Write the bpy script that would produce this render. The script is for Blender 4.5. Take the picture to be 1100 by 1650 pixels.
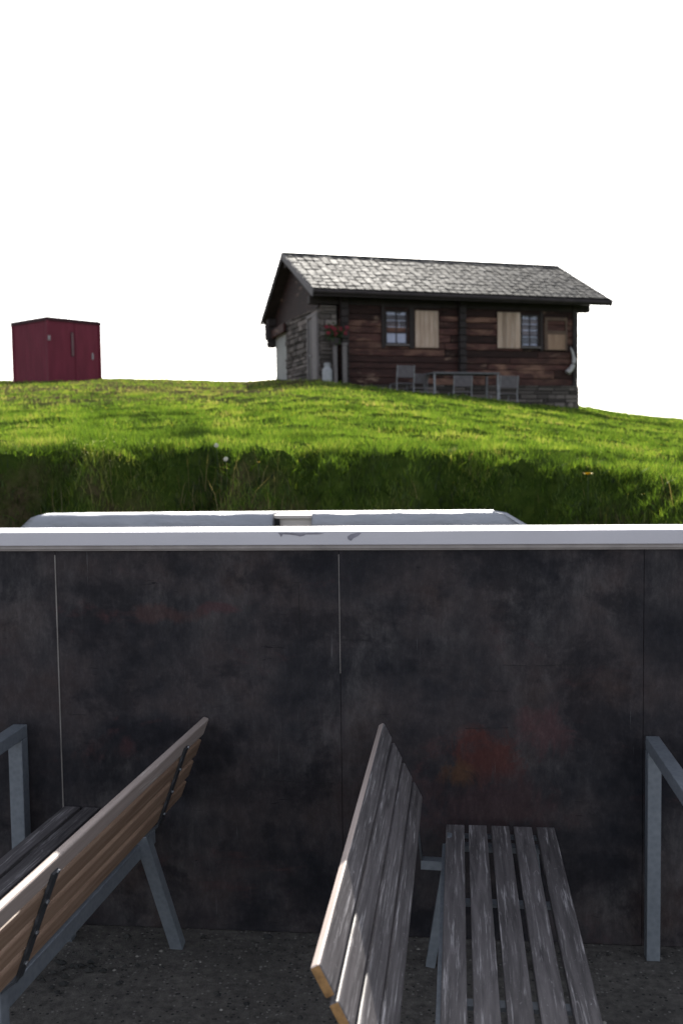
import bpy, math, random
import numpy as np
from mathutils import Vector, Matrix
R = math.radians
random.seed(7); rng = np.random.default_rng(7)
for o in list(bpy.data.objects): bpy.data.objects.remove(o)
S = bpy.context.scene; COL = S.collection

# ------------------------------------------------------------------ camera
cam = bpy.data.cameras.new('camera'); camo = bpy.data.objects.new('camera', cam); COL.objects.link(camo)
camo.matrix_world = Matrix.Translation((0, 0, 1.75)) @ Matrix.Rotation(R(6.03), 4, 'Z') @ Matrix.Rotation(R(90-3.86), 4, 'X') @ Matrix.Rotation(R(-.8), 4, 'Z')
cam.sensor_fit = 'HORIZONTAL'; cam.sensor_width = 24; cam.lens = 1600/1100*24
cam.clip_start = .05; cam.clip_end = 3000
cam.dof.use_dof = True; cam.dof.focus_distance = 3.0; cam.dof.aperture_fstop = 4.0
S.camera = camo
# ------------------------------------------------------------------ light
SUN_EL, SUN_AZ = 29.2, -3.5          # azimuth measured from +Y towards +X
w = bpy.data.worlds.new('World'); S.world = w; w.use_nodes = True
nt = w.node_tree; bg = nt.nodes['Background']
sky = nt.nodes.new('ShaderNodeTexSky'); sky.sky_type = 'NISHITA'; sky.sun_disc = False
sky.sun_elevation = R(SUN_EL); sky.sun_rotation = R(SUN_AZ); sky.dust_density = 6.0; sky.air_density = 1.0; sky.ozone_density = 1.0; sky.altitude = 1500
hs = nt.nodes.new('ShaderNodeHueSaturation'); hs.inputs['Saturation'].default_value = .34      # thin white cloud veil
nt.links.new(sky.outputs[0], hs.inputs['Color']); nt.links.new(hs.outputs[0], bg.inputs[0]); bg.inputs[1].default_value = .15
sl = bpy.data.lights.new('sun', 'SUN'); sl.energy = 5.0; sl.angle = R(.5); sl.color = (1, .95, .86)
so = bpy.data.objects.new('sun', sl); COL.objects.link(so)
sd = Vector((math.sin(R(SUN_AZ))*math.cos(R(SUN_EL)), math.cos(R(SUN_AZ))*math.cos(R(SUN_EL)), math.sin(R(SUN_EL))))
so.rotation_euler = sd.to_track_quat('Z', 'Y').to_euler(); so.location = (0, 60, 40)
S.view_settings.view_transform = 'Standard'; S.view_settings.look = 'None'; S.view_settings.gamma = 1
S.view_settings.exposure = 0.7
S.render.engine = 'CYCLES'
S.cycles.max_bounces = 8

# ------------------------------------------------------------------ helpers
class MB:
    def __init__(s): s.v = []; s.f = []; s.m = []; s.c = []
    def add(s, vs, fs, m=0, c=None):
        b = len(s.v); s.v += [tuple(p) for p in vs]
        for i, f in enumerate(fs):
            s.f.append(tuple(b+k for k in f)); s.m.append(m[i] if isinstance(m, (list, tuple)) else m)
            s.c.append(c if c is not None else .5)
        return s
    def box(s, a, b, m=0, c=None, M=None):
        # faces order: bottom, top, -y, +x, +y, -x
        x0, y0, z0 = a; x1, y1, z1 = b
        vs = [Vector(p) for p in ((x0,y0,z0),(x1,y0,z0),(x1,y1,z0),(x0,y1,z0),(x0,y0,z1),(x1,y0,z1),(x1,y1,z1),(x0,y1,z1))]
        if M is not None: vs = [M @ p for p in vs]
        return s.add(vs, [(3,2,1,0),(4,5,6,7),(0,1,5,4),(1,2,6,5),(2,3,7,6),(3,0,4,7)], m, c)
    def bar(s, p, q, w, h, m=0, up=(0,0,1), c=None):
        # rectangular bar from p to q: w sideways, h along up
        p = Vector(p); q = Vector(q); d = (q-p); L = d.length; d.normalize()
        side = d.cross(Vector(up)); side.normalize(); u = side.cross(d)
        M = Matrix.Translation(p) @ Matrix((side, d, u)).transposed().to_4x4()
        return s.box((-w/2, 0, -h/2), (w/2, L, h/2), m, c, M)
    def tube(s, pts, r, n=8, m=0, caps=True, c=None):
        pts = [Vector(p) for p in pts]; rs = r if isinstance(r, (list, tuple)) else [r]*len(pts)
        vs = []; fs = []
        for i, p in enumerate(pts):
            d = (pts[min(i+1, len(pts)-1)]-pts[max(i-1, 0)]).normalized()
            a = Vector((0,0,1)) if abs(d.z) < .9 else Vector((1,0,0))
            e = d.cross(a).normalized(); g = e.cross(d)
            for k in range(n):
                t = 2*math.pi*k/n; vs.append(p+(e*math.cos(t)+g*math.sin(t))*rs[i])
        for i in range(len(pts)-1):
            for k in range(n):
                fs.append((i*n+k, i*n+(k+1)%n, (i+1)*n+(k+1)%n, (i+1)*n+k))
        if caps: fs += [tuple(range(n))[::-1], tuple(range((len(pts)-1)*n, len(pts)*n))]
        return s.add(vs, fs, m, c)
    def build(s, name, mats, parent=None, bevel=0, smooth=False, loc=None, rot=None):
        me = bpy.data.meshes.new(name); me.from_pydata(s.v, [], s.f)
        if not isinstance(mats, (list, tuple)): mats = [mats]
        for m in mats: me.materials.append(m)
        me.polygons.foreach_set('material_index', s.m)
        at = me.attributes.new('tone', 'FLOAT', 'FACE'); at.data.foreach_set('value', s.c)
        if smooth: me.polygons.foreach_set('use_smooth', [True]*len(s.f))
        me.update()
        o = bpy.data.objects.new(name, me); COL.objects.link(o)
        if parent is not None: o.parent = parent
        if loc: o.location = loc
        if rot: o.rotation_euler = rot
        if bevel:
            b = o.modifiers.new('bevel', 'BEVEL'); b.width = bevel; b.segments = 2; b.limit_method = 'ANGLE'
        return o
def tag(o, label=None, cat=None, group=None, kind=None):
    if label: o['label'] = label
    if cat: o['category'] = cat
    if group: o['group'] = group
    if kind: o['kind'] = kind
    return o
def empty(name, loc, rz=0):
    o = bpy.data.objects.new(name, None); COL.objects.link(o); o.location = loc; o.rotation_euler = (0, 0, rz); o.empty_display_size = .2
    return o
def copy_tree(o, parent=None):
    c = o.copy(); COL.objects.link(c)
    if parent is not None: c.parent = parent
    for ch in list(o.children): copy_tree(ch, c)
    return c

# ------------------------------------------------------------------ materials
class NT:
    def __init__(s, name):
        s.m = bpy.data.materials.new(name); s.m.use_nodes = True; s.t = s.m.node_tree
        s.b = s.t.nodes['Principled BSDF']; s.out = s.t.nodes['Material Output']
    def n(s, ty, **k):
        x = s.t.nodes.new(ty)
        for a, v in k.items(): setattr(x, a, v)
        return x
    def l(s, a, b): s.t.links.new(a, b)
    def coord(s, scale=(1,1,1), loc=(0,0,0), kind='Object'):
        tc = s.n('ShaderNodeTexCoord'); mp = s.n('ShaderNodeMapping')
        mp.inputs['Scale'].default_value = scale; mp.inputs['Location'].default_value = loc
        s.l(tc.outputs[kind], mp.inputs[0]); return mp.outputs[0]
    def noise(s, vec, scale=5, detail=6, rough=.6, dist=0):
        x = s.n('ShaderNodeTexNoise'); x.inputs['Scale'].default_value = scale; x.inputs['Detail'].default_value = detail
        x.inputs['Roughness'].default_value = rough; x.inputs['Distortion'].default_value = dist
        s.l(vec, x.inputs['Vector']); return x.outputs['Fac']
    def ramp(s, fac, stops):
        x = s.n('ShaderNodeValToRGB'); e = x.color_ramp.elements
        while len(e) > 1: e.remove(e[-1])
        e[0].position = stops[0][0]; e[0].color = tuple(stops[0][1])+(1,) if len(stops[0][1]) == 3 else stops[0][1]
        for p, c in stops[1:]:
            k = e.new(p); k.color = tuple(c)+(1,)
        s.l(fac, x.inputs[0]); return x.outputs[0]
    def step(s, fac, a, b):
        x = s.n('ShaderNodeMapRange'); x.inputs['From Min'].default_value = a; x.inputs['From Max'].default_value = b
        s.l(fac, x.inputs[0]); return x.outputs[0]
    def mix(s, fac, a, b, mode='MIX'):
        x = s.n('ShaderNodeMix', data_type='RGBA', blend_type=mode)
        for sock, v in ((x.inputs['Factor'], fac), (x.inputs['A'], a), (x.inputs['B'], b)):
            if isinstance(v, (int, float)): sock.default_value = v
            elif isinstance(v, tuple): sock.default_value = v+(1,)
            else: s.l(v, sock)
        return x.outputs['Result']
    def math(s, op, a, b=None):
        x = s.n('ShaderNodeMath', operation=op)
        for i, v in enumerate((a, b)):
            if v is None: continue
            if isinstance(v, (int, float)): x.inputs[i].default_value = v
            else: s.l(v, x.inputs[i])
        return x.outputs[0]
    def attr(s, name='tone'):
        x = s.n('ShaderNodeAttribute', attribute_name=name); return x.outputs['Fac']
    def fin(s, col=None, rough=.7, bump=None, bstr=.3, bdist=.01, metal=0, spec=.5):
        if col is not None:
            if isinstance(col, tuple): s.b.inputs['Base Color'].default_value = col+(1,)
            else: s.l(col, s.b.inputs['Base Color'])
        if isinstance(rough, (int, float)): s.b.inputs['Roughness'].default_value = rough
        else: s.l(rough, s.b.inputs['Roughness'])
        s.b.inputs['Metallic'].default_value = metal; s.b.inputs['Specular IOR Level'].default_value = spec
        if bump is not None:
            x = s.n('ShaderNodeBump'); x.inputs['Strength'].default_value = bstr; x.inputs['Distance'].default_value = bdist
            s.l(bump, x.inputs['Height']); s.l(x.outputs[0], s.b.inputs['Normal'])
        return s.m

def mat_simple(name, c, rough=.6, metal=0, var=.25, scale=8, spec=.5, bstr=.15):
    n = NT(name); v = n.coord()
    f = n.noise(v, scale, 6)
    return n.fin(n.ramp(f, [(.3, tuple(k*(1-var) for k in c)), (.7, tuple(min(1, k*(1+var)) for k in c))]), rough, n.noise(v, scale*6, 4), bstr, .004, metal, spec)

def mat_slat(name, dark, light, scuff, amount):
    # long grain along local Y, per-slat tone
    n = NT(name); t = n.attr()
    tc = n.coord((22, 1.3, 22)); fine = n.coord((90, 3.2, 90)); big = n.coord((5, 2.2, 5))
    g = n.noise(tc, 2.2, 8, .65, .6); g2 = n.noise(fine, 1.4, 8, .7, .3); b = n.noise(big, 1.3, 4, .6)
    col = n.ramp(g, [(.3, dark), (.7, light)])
    k = n.mix(t, (.55, .55, .55), (1.35, 1.35, 1.35)); col = n.mix(1.0, col, k, 'MULTIPLY')
    sc = n.math('MULTIPLY', n.step(g2, .54, .68), n.step(b, .60-amount, .72-amount))
    sc2 = n.math('MULTIPLY', n.step(n.noise(n.coord((75, 22, 75)), 1.0, 7, .75, 1.5), .62, .68), .7)
    sc = n.math('MAXIMUM', sc, sc2)
    col = n.mix(sc, col, scuff)
    h = n.math('ADD', n.math('MULTIPLY', g2, .5), n.math('MULTIPLY', sc, -.3))
    return n.fin(col, n.step(g, 1.3, -.2), h, .5, .004, 0, .35)
M = {}
M['slat'] = mat_slat('weathered dark slat paint', (.062, .056, .059), (.20, .183, .188), (.56, .53, .54), .24)
M['slat_side'] = mat_slat('weathered slat edge with painted sunlight', (.40, .32, .285), (.58, .48, .44), (.66, .60, .56), .10)  # scuffs are wear; sunlight on the top slat is put into the pale tone
M['slat_back'] = mat_slat('brown oiled slat wood', (.25, .155, .105), (.45, .30, .21), (.50, .38, .29), -.04)
M['slat_end'] = mat_simple('cut slat end wood', (.36, .20, .08), .8, var=.35, scale=60)
def mat_galv():
    n = NT('galvanised steel'); v = n.coord()
    a = n.noise(v, 14, 6, .7); vo = n.n('ShaderNodeTexVoronoi'); vo.inputs['Scale'].default_value = 60; n.l(v, vo.inputs['Vector'])
    f = n.math('ADD', n.math('MULTIPLY', a, .7), n.math('MULTIPLY', vo.outputs['Distance'], .5))
    c = n.ramp(f, [(.2, (.17, .19, .22)), (.85, (.25, .275, .31))])
    return n.fin(c, n.step(a, -.6, 1.6), a, .05, .002, .3)
M['galv'] = mat_galv()
M['dark_steel'] = mat_simple('dark steel strap', (.07, .075, .085), .5, .5, scale=20)
M['bolt'] = mat_simple('steel bolt head', (.35, .36, .38), .35, .9)
M['cap'] = mat_simple('white painted aluminium capping', (.66, .64, .69), .42, 0, .06, 2.5, bstr=.05)
M['cap_chip'] = mat_simple('bare metal under chipped paint', (.26, .25, .30), .45, .2, scale=20)
M['cap_lip'] = mat_simple('aluminium lip with painted shade', (.38, .34, .33), .5, 0)  # darker than the capping: the shadow beneath it is put into this colour

def mat_wall():
    n = NT('dark film faced board'); v = n.coord(); 
    vs = n.coord((7, 7, 1.0)); hs = n.coord((1.2, 1, 8)); fv = n.coord((60, 60, 6))
    big = n.noise(n.coord((1, 1, 1.25)), 2.3, 9, .62, .15); mid = n.noise(n.coord((4, 4, 2.2)), 1.5, 9, .72, .15); st = n.noise(vs, 3.0, 8, .7, .3)
    col = n.ramp(big, [(.34, (.017, .018, .023)), (.46, (.034, .032, .036)), (.56, (.056, .048, .050)), (.70, (.050, .036, .034))])
    pale = n.math('MULTIPLY', n.step(n.noise(n.coord((1.1, 1.1, 1)), 2.0, 3, .5), .46, .62), n.math('MULTIPLY', n.step(mid, .42, .66), n.step(st, .25, .7)))
    col = n.mix(n.math('MULTIPLY', pale, .75), col, (.165, .155, .152))
    col = n.mix(n.math('MULTIPLY', n.step(n.noise(n.coord((1.5, 1.5, 1.7), (5, 1, 3)), 2.0, 9, .66, .2), .52, .60), .6), col, (.014, .014, .018))
    # reddish worn blotches
    red = n.math('MULTIPLY', n.step(n.noise(n.coord((1.6, 1, 2.6), (3.1, 0, 7.7)), 1.5, 7, .7, .6), .58, .68), n.step(n.noise(n.coord((1,1,1),(9,2,1)), 18, 5, .7), .35, .6))
    col = n.mix(n.math('MULTIPLY', red, .5), col, (.095, .046, .046))
    # one big rusty stain at the middle of the right hand board
    def blob(cx, cz, rx, rz, c, k):
        nonlocal col
        tc = n.n('ShaderNodeTexCoord'); mp = n.n('ShaderNodeMapping', vector_type='TEXTURE')
        mp.inputs['Location'].default_value = (cx, 0, cz); mp.inputs['Scale'].default_value = (rx, 1000, rz)
        n.l(tc.outputs['Object'], mp.inputs[0])
        ln = n.n('ShaderNodeVectorMath', operation='LENGTH'); n.l(mp.outputs[0], ln.inputs[0])
        d = n.math('ADD', ln.outputs['Value'], n.math('MULTIPLY', n.math('SUBTRACT', n.noise(n.coord((9, 9, 7)), 1, 8, .75, .9), .5), 3.6))
        col = n.mix(n.math('MULTIPLY', n.step(d, 1.15, .45), k), col, c)
    blob(.14, .66, .11, .10, (.095, .034, .028), .8)
    blob(.04, .59, .06, .05, (.115, .060, .032), .75)
    blob(.14, .48, .26, .12, (.062, .038, .040), .7)
    blob(.33, .76, .10, .08, (.10, .045, .048), .5)
    blob(-.80, 1.18, .10, .022, (.085, .042, .046), .6)
    blob(-1.0, 1.16, .13, .03, (.085, .046, .042), .5)
    blob(-1.15, .68, .04, .04, (.085, .04, .042), .5)
    fine = n.noise(n.coord((34, 34, 17)), 1, 10, .80, .1)
    col = n.mix(.75, col, n.ramp(fine, [(.30, (.62, .62, .64)), (.5, (.95, .93, .96)), (.68, (1.5, 1.46, 1.48))]), 'MULTIPLY')
    # vertical scratches
    sc = n.math('MULTIPLY', n.step(n.noise(n.coord((120, 120, 3.5)), 1, 4, .6, .2), .66, .74), n.step(n.noise(v, 3.5, 4), .5, .62))
    col = n.mix(n.math('MULTIPLY', sc, .55), col, (.22, .22, .23))
    sc3 = n.math('MULTIPLY', n.step(n.noise(n.coord((9, 9, 55)), 1, 3, .5, 1.2), .70, .73), n.step(n.noise(v, 6, 4), .5, .6))
    col = n.mix(n.math('MULTIPLY', sc3, .7), col, (.010, .010, .012))
    rough = n.step(mid, -1.2, 1.3)
    return n.fin(col, rough, n.math('ADD', n.noise(fv, 1.5, 6), st), .15, .004, 0, .12)
M['wall'] = mat_wall()
M['joint'] = mat_simple('pale metal joint strip', (.24, .22, .21), .5, .3)
M['black'] = mat_simple('black joint rubber', (.012, .012, .013), .8)

def mat_floor():
    n = NT('worn asphalt floor'); v = n.coord()
    f = n.noise(v, 2.2, 6, .6); g = n.noise(v, 160, 4, .7); h = n.noise(v, 28, 6, .7)
    col = n.ramp(f, [(.35, (.115, .109, .104)), (.65, (.19, .178, .168))])
    col = n.mix(n.step(h, .35, .75), n.mix(1., col, (.45, .44, .43), 'MULTIPLY'), n.mix(1., col, (1.45, 1.42, 1.36), 'MULTIPLY'))
    vo = n.n('ShaderNodeTexVoronoi'); vo.inputs['Scale'].default_value = 70; vo.inputs['Randomness'].default_value = 1; n.l(v, vo.inputs['Vector'])
    sx = n.n('ShaderNodeSeparateColor'); n.l(vo.outputs['Color'], sx.inputs[0])
    stone = n.math('MULTIPLY', n.step(vo.outputs['Distance'], .38, .28), n.step(sx.outputs[0], .72, .9))
    col = n.mix(n.math('MULTIPLY', stone, .75), col, (.36, .34, .32))
    dk = n.math('MULTIPLY', n.step(vo.outputs['Distance'], .40, .3), n.step(sx.outputs[1], .82, .9))
    col = n.mix(dk, col, (.022, .022, .022))
    col = n.mix(n.math('MULTIPLY', g, .3), col, (.2, .19, .18))
    hh = n.math('ADD', n.math('ADD', g, n.math('MULTIPLY', h, 1.5)), stone)
    return n.fin(col, .85, hh, .7, .006, 0, .2)
M['floor'] = mat_floor()

def mat_ground():
    n = NT('meadow soil and turf'); v = n.coord()
    f = n.noise(v, .55, 6, .65); g = n.noise(v, 9, 8, .7)
    col = n.ramp(g, [(.3, (.025, .050, .010)), (.7, (.075, .110, .022))])
    soil = n.ramp(n.noise(v, 14, 8, .7), [(.35, (.040, .028, .018)), (.7, (.17, .125, .085))])
    sx = n.n('ShaderNodeSeparateXYZ'); tc = n.n('ShaderNodeTexCoord'); n.l(tc.outputs['Object'], sx.inputs[0])
    # dry trodden slope on the far left
    left = n.math('MULTIPLY', n.step(sx.outputs[0], 0, -5), n.step(sx.outputs[1], 14, 20))
    dry = n.math('MULTIPLY', left, n.step(n.noise(n.coord((.35, 1.0, 1)), 1.6, 7, .7), .25, .45))
    bank = n.math('MULTIPLY', n.step(sx.outputs[1], 8.0, 7.7), n.math('MULTIPLY', n.step(n.noise(v, 1.8, 6, .65), .42, .56), .75))
    col = n.mix(n.math('MAXIMUM', n.math('MULTIPLY', dry, .8), bank), col, soil)
    return n.fin(col, .95, n.noise(v, 25, 8, .75), .9, .05, 0, 0)
M['ground'] = mat_ground()

def mat_grass(name, spread):
    n = NT(name); t = n.attr('blade')
    col = n.ramp(t, spread)
    d = n.n('ShaderNodeBsdfDiffuse'); tr = n.n('ShaderNodeBsdfTranslucent'); gl = n.n('ShaderNodeBsdfGlossy'); gl.inputs['Roughness'].default_value = .55
    gl.inputs['Color'].default_value = (.8, .85, .7, 1)
    n.l(col, d.inputs[0]); n.l(n.mix(1., col, (1.55, 1.5, .7), 'MULTIPLY'), tr.inputs[0])
    m1 = n.n('ShaderNodeMixShader'); m1.inputs[0].default_value = .55; n.l(d.outputs[0], m1.inputs[1]); n.l(tr.outputs[0], m1.inputs[2])
    m2 = n.n('ShaderNodeMixShader'); m2.inputs[0].default_value = .03; n.l(m1.outputs[0], m2.inputs[1]); n.l(gl.outputs[0], m2.inputs[2])
    n.l(m2.outputs[0], n.out.inputs[0]); return n.m
M['grass'] = mat_grass('living grass', [(0, (.014, .030, .006)), (.3, (.050, .086, .013)), (.6, (.092, .170, .024)), (.82, (.175, .24, .042)), (1, (.33, .28, .15))])
M['dry'] = mat_grass('dry straw', [(0, (.12, .10, .05)), (1, (.25, .21, .13))])

def mat_timber():
    n = NT('old log timber'); t = n.attr(); a = n.coord((.8, .8, 7)); b = n.coord((1.2, 1.2, 3))
    g = n.noise(a, 3.0, 8, .65, .5); p = n.noise(b, .9, 5, .6, .5); q = n.noise(n.coord((.6, .6, 2.0), (4, 1, 2)), 1.7, 6, .7, .4)
    col = n.ramp(g, [(.3, (.020, .010, .010)), (.7, (.095, .044, .038))])
    k = n.mix(t, (.35, .33, .33), (1.6, 1.5, 1.45)); col = n.mix(1., col, k, 'MULTIPLY')
    col = n.mix(n.math('MULTIPLY', n.math('MULTIPLY', n.step(p, .50, .62), n.step(t, .45, .9)), .75), col, (.28, .155, .11))
    col = n.mix(n.math('MULTIPLY', n.step(q, .60, .68), .65), col, (.36, .24, .18))
    return n.fin(col, .75, g, .6, .02, 0, .3)
M['timber'] = mat_timber()
M['timber_dark'] = mat_simple('dark roof timber', (.030, .022, .022), .8, var=.4, scale=3)
M['trim'] = mat_simple('grey barge board', (.11, .10, .105), .7, var=.2, scale=4)
def mat_stone():
    n = NT('rubble masonry'); t = n.attr(); v = n.coord()
    col = n.ramp(t, [(0, (.07, .06, .055)), (.5, (.15, .128, .118)), (1, (.34, .29, .27))])
    col = n.mix(n.math('MULTIPLY', n.noise(v, 6, 7, .7), .6), col, (.05, .043, .04))
    return n.fin(col, .9, n.noise(v, 12, 6), .6, .03, 0, .2)
M['stone'] = mat_stone()
M['mortar'] = mat_simple('dark mortar', (.05, .044, .042), .95, var=.3)
def mat_tile():
    n = NT('grey stone roof tile'); t = n.attr(); v = n.coord()
    col = n.ramp(t, [(0, (.026, .025, .028)), (.5, (.045, .043, .047)), (1, (.075, .071, .077))])
    col = n.mix(n.math('MULTIPLY', n.noise(v, 5, 7, .7), .5), col, (.06, .058, .05))
    return n.fin(col, n.step(n.noise(v, 3, 5), -1.6, 1.3), n.noise(v, 18, 6), .35, .01, 0, .15)
M['tile'] = mat_tile()
def mat_board(name, c0, c1, c2):
    n = NT(name); t = n.attr(); g = n.noise(n.coord((9, 9, .7)), 1.6, 7, .65, .4)
    col = n.ramp(g, [(.3, c0), (.55, c1), (.75, c2)]); col = n.mix(1., col, n.mix(t, (.72, .70, .68), (1.2, 1.2, 1.2)), 'MULTIPLY')
    return n.fin(col, .7, g, .3, .01)
M['shutter'] = mat_board('pale new shutter wood', (.34, .23, .17), (.50, .37, .29), (.66, .55, .50))
M['lowboard'] = mat_board('tan board', (.20, .12, .08), (.30, .19, .13), (.36, .25, .18))
M['plaster'] = mat_simple('grey plaster', (.34, .34, .33), .9, var=.12, scale=2)
M['brownframe'] = mat_simple('brown frame wood', (.12, .075, .055), .75)
M['doorwood'] = mat_simple('dark door', (.035, .025, .028), .6)
M['paleframe'] = mat_simple('pale grey frame', (.17, .150, .150), .7, var=.15)
M['curtain'] = mat_simple('pale curtain cloth behind glass', (.60, .62, .80), .8, var=.10, scale=5)
def mat_glass():
    n = NT('window glass'); n.b.inputs['Transmission Weight'].default_value = .0
    n.b.inputs['Alpha'].default_value = .18
    return n.fin((.35, .38, .5), .08, None, spec=.8)
M['glass'] = mat_glass()
M['horn'] = mat_simple('pale horn', (.42, .40, .40), .5)
M['metal_white'] = mat_simple('grey tube metal', (.27, .27, .29), .5, .4)
M['chair_back'] = mat_simple('grey chair shell', (.13, .115, .128), .6)
M['table_top'] = mat_simple('grey table board', (.13, .13, .14), .6)
M['flower'] = mat_simple('red geranium petal', (.26, .02, .04), .7)
M['leaf'] = mat_simple('dark leaf', (.03, .05, .015), .8)
M['white'] = mat_simple('grey white enamel', (.36, .37, .39), .4, var=.1)
def mat_red(name, c):
    n = NT(name); v = n.coord(); f = n.noise(n.coord((3, 3, .6)), 1.4, 6, .6)
    return n.fin(n.ramp(f, [(.3, tuple(k*.82 for k in c)), (.7, tuple(k*1.15 for k in c))]), .6, n.noise(v, 8, 5), .08, .01, 0, .25)
M['red'] = mat_red('dark red painted steel', (.18, .024, .046))
M['red_dark'] = mat_red('darker red trim paint', (.045, .010, .016))  # darker red for the roof frame, floor frame and slit window surround
M['slit'] = mat_simple('dusty slit window pane', (.20, .11, .12), .5)
M['tarp'] = None
def mat_tarp():
    n = NT('grey tarpaulin'); v = n.coord((1, 1, 1)); f = n.noise(n.coord((1.2, 1.2, 5)), 2.0, 6, .6, .6)
    col = n.ramp(f, [(.3, (.36, .37, .42)), (.7, (.46, .47, .52))])
    return n.fin(col, .5, n.noise(n.coord((2.5, 2.5, 7)), 2.5, 5, .6, 1.0), .5, .03, 0, .4)
M['tarp'] = mat_tarp()
M['cream'] = mat_simple('cream painted board', (.68, .62, .58), .6, var=.04, scale=3)
M['seed'] = mat_simple('white seed fluff', (.62, .62, .56), .9, var=.05)
M['yellow'] = mat_simple('yellow petal', (.75, .52, .02), .7, var=.1)
M['petal'] = mat_grass('pale petal', [(0, (.7, .72, .6)), (.45, (.7, .7, .5)), (.6, (.7, .6, .06)), (1, (.7, .55, .04))])

# ------------------------------------------------------------------ terrain
def sstep(x, a, b):
    t = np.clip((x-a)/(b-a), 0, 1); return t*t*(3-2*t)
_ph = rng.uniform(0, 6.28, (40, 3))
def fbm(X, Y, s, octs=4):
    r = 0; a = 1; f = 1/s
    for i in range(octs):
        for k in range(3):
            p = _ph[(i*3+k) % 40]; th = p[2]+k*2.1
            r = r+a*np.sin(f*(X*np.cos(th)+Y*np.sin(th))*2*np.pi*.7+p[0])*np.sin(f*(X*np.sin(th*1.7)-Y*np.cos(th*1.7))*2*np.pi*.5+p[1])
        a *= .5; f *= 2.03
    return r/3
def crest_y(X): return 8.15+.22*np.sin(X*.9+1.2)+.20*np.sin(X*2.3+.4)+.12*np.sin(X*5.1)+.07*np.sin(X*9.7+1)+.04*np.sin(X*17+2)-.25*sstep(X, 1.2, 2.4)
def height(X, Y):
    X = np.asarray(X, float); Y = np.asarray(Y, float)
    Ys = np.maximum(Y, 7); t = X/Ys
    tm = [-.6, -.45, -.33, -.2, -.127, 0, .06, .13, .17, .24, .4]
    m = np.interp(t, tm, [.088, .088, .088, .0875, .094, .073, .064, .052, .044, .036, .03])
    z0 = np.interp(t, [-.45, -.3, 0, .13, .24, .4], [1.76, 1.76, 1.66, 1.53, 1.40, 1.34])
    Yr = np.interp(t, [-.45, -.33, -.22, -.1, .1, .3], [44, 43, 35, 35, 38, 38])
    Yc = np.minimum(Y, Yr)
    d = np.maximum(Yc-8.2, 0)
    z = z0+m*d
    over = np.maximum(Y-Yr, 0)
    z = z-(over**2/(over+12))*.09
    z = z+.035*fbm(X, Y, 3.2)*sstep(Y, 8.5, 12)+.02*fbm(X+9, Y, 1.1)*sstep(Y, 8.5, 10)
    cy = crest_y(X); wd = np.interp(t, [-.4, -.27, -.2, -.12, .11, .19, .27], [.62, .75, 1.15, .66, .7, 1.7, 2.4])
    k = np.clip((Y-(cy-wd))/wd, 0, 1); prof = np.where(k < 1, k**.9, 1.)
    base = .55
    z = z+(.055*fbm(X+2, Y+7, .9)+.025*fbm(X, Y+3, .33))*sstep(Y, 8.3, 9.2)*(1-.75*sstep(Y, 26, 31))
    hu = (X+3.675)*np.cos(R(24.2))+(Y-28.13)*np.sin(R(24.2)); hv = -(X+3.675)*np.sin(R(24.2))+(Y-28.13)*np.cos(R(24.2))
    z = z-.30*sstep(hu, .9, 1.7)*(1-sstep(hu, 6.4, 7.4))*sstep(hv, -1.9, -1.45)*(1-sstep(hv, 3, 4))      # sunken terrace by the hut
    z = np.where(Y < cy+.6, base+(z-base)*(prof*.94+.06*sstep(Y, cy-.05, cy+.6)), z)
    z = z+(.13*fbm(X*1.5, Y*1.5, .8)+.06*fbm(X+1, Y*1.5, .3))*sstep(Y, cy-wd, cy-wd+.3)*(1-sstep(Y, cy, cy+.4))
    return z
def grid(xs, ys, name, mat, zf):
    X, Y = np.meshgrid(xs, ys); Z = zf(X, Y)
    v = np.stack([X, Y, Z], -1).reshape(-1, 3); nx = len(xs); ny = len(ys)
    i = np.arange((ny-1)*(nx-1)); r = i//(nx-1); c = i % (nx-1); a = r*nx+c
    fa = np.stack([a, a+1, a+nx+1, a+nx], -1)
    me = bpy.data.meshes.new(name); me.vertices.add(len(v)); me.vertices.foreach_set('co', v.ravel())
    me.loops.add(fa.size); me.loops.foreach_set('vertex_index', fa.ravel().astype(np.int32))
    me.polygons.add(len(fa)); me.polygons.foreach_set('loop_start', np.arange(0, fa.size, 4, dtype=np.int32))
    me.polygons.foreach_set('use_smooth', np.ones(len(fa), bool)); me.update(); me.validate()
    me.materials.append(mat); o = bpy.data.objects.new(name, me); COL.objects.link(o); return o
xs = np.concatenate([-np.geomspace(700, 21, 24), np.linspace(-20, -6.2, 90), np.linspace(-6, 6, 160), np.linspace(6.2, 20, 60), np.geomspace(21, 700, 22)])
ys = np.concatenate([[3.52, 4, 5, 5.6, 6], np.linspace(6.1, 9.5, 60), np.linspace(9.6, 20, 90), np.linspace(20.2, 50, 130), np.geomspace(52, 1500, 24)])
meadow = grid(xs, ys, 'ground', M['ground'], height); tag(meadow, kind='structure')
fl = MB(); fl.add([(-40, -60, 0), (40, -60, 0), (40, 3.5, 0), (-40, 3.5, 0)], [(0, 1, 2, 3)])
tag(fl.build('pavement', M['floor']), kind='structure')
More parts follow.
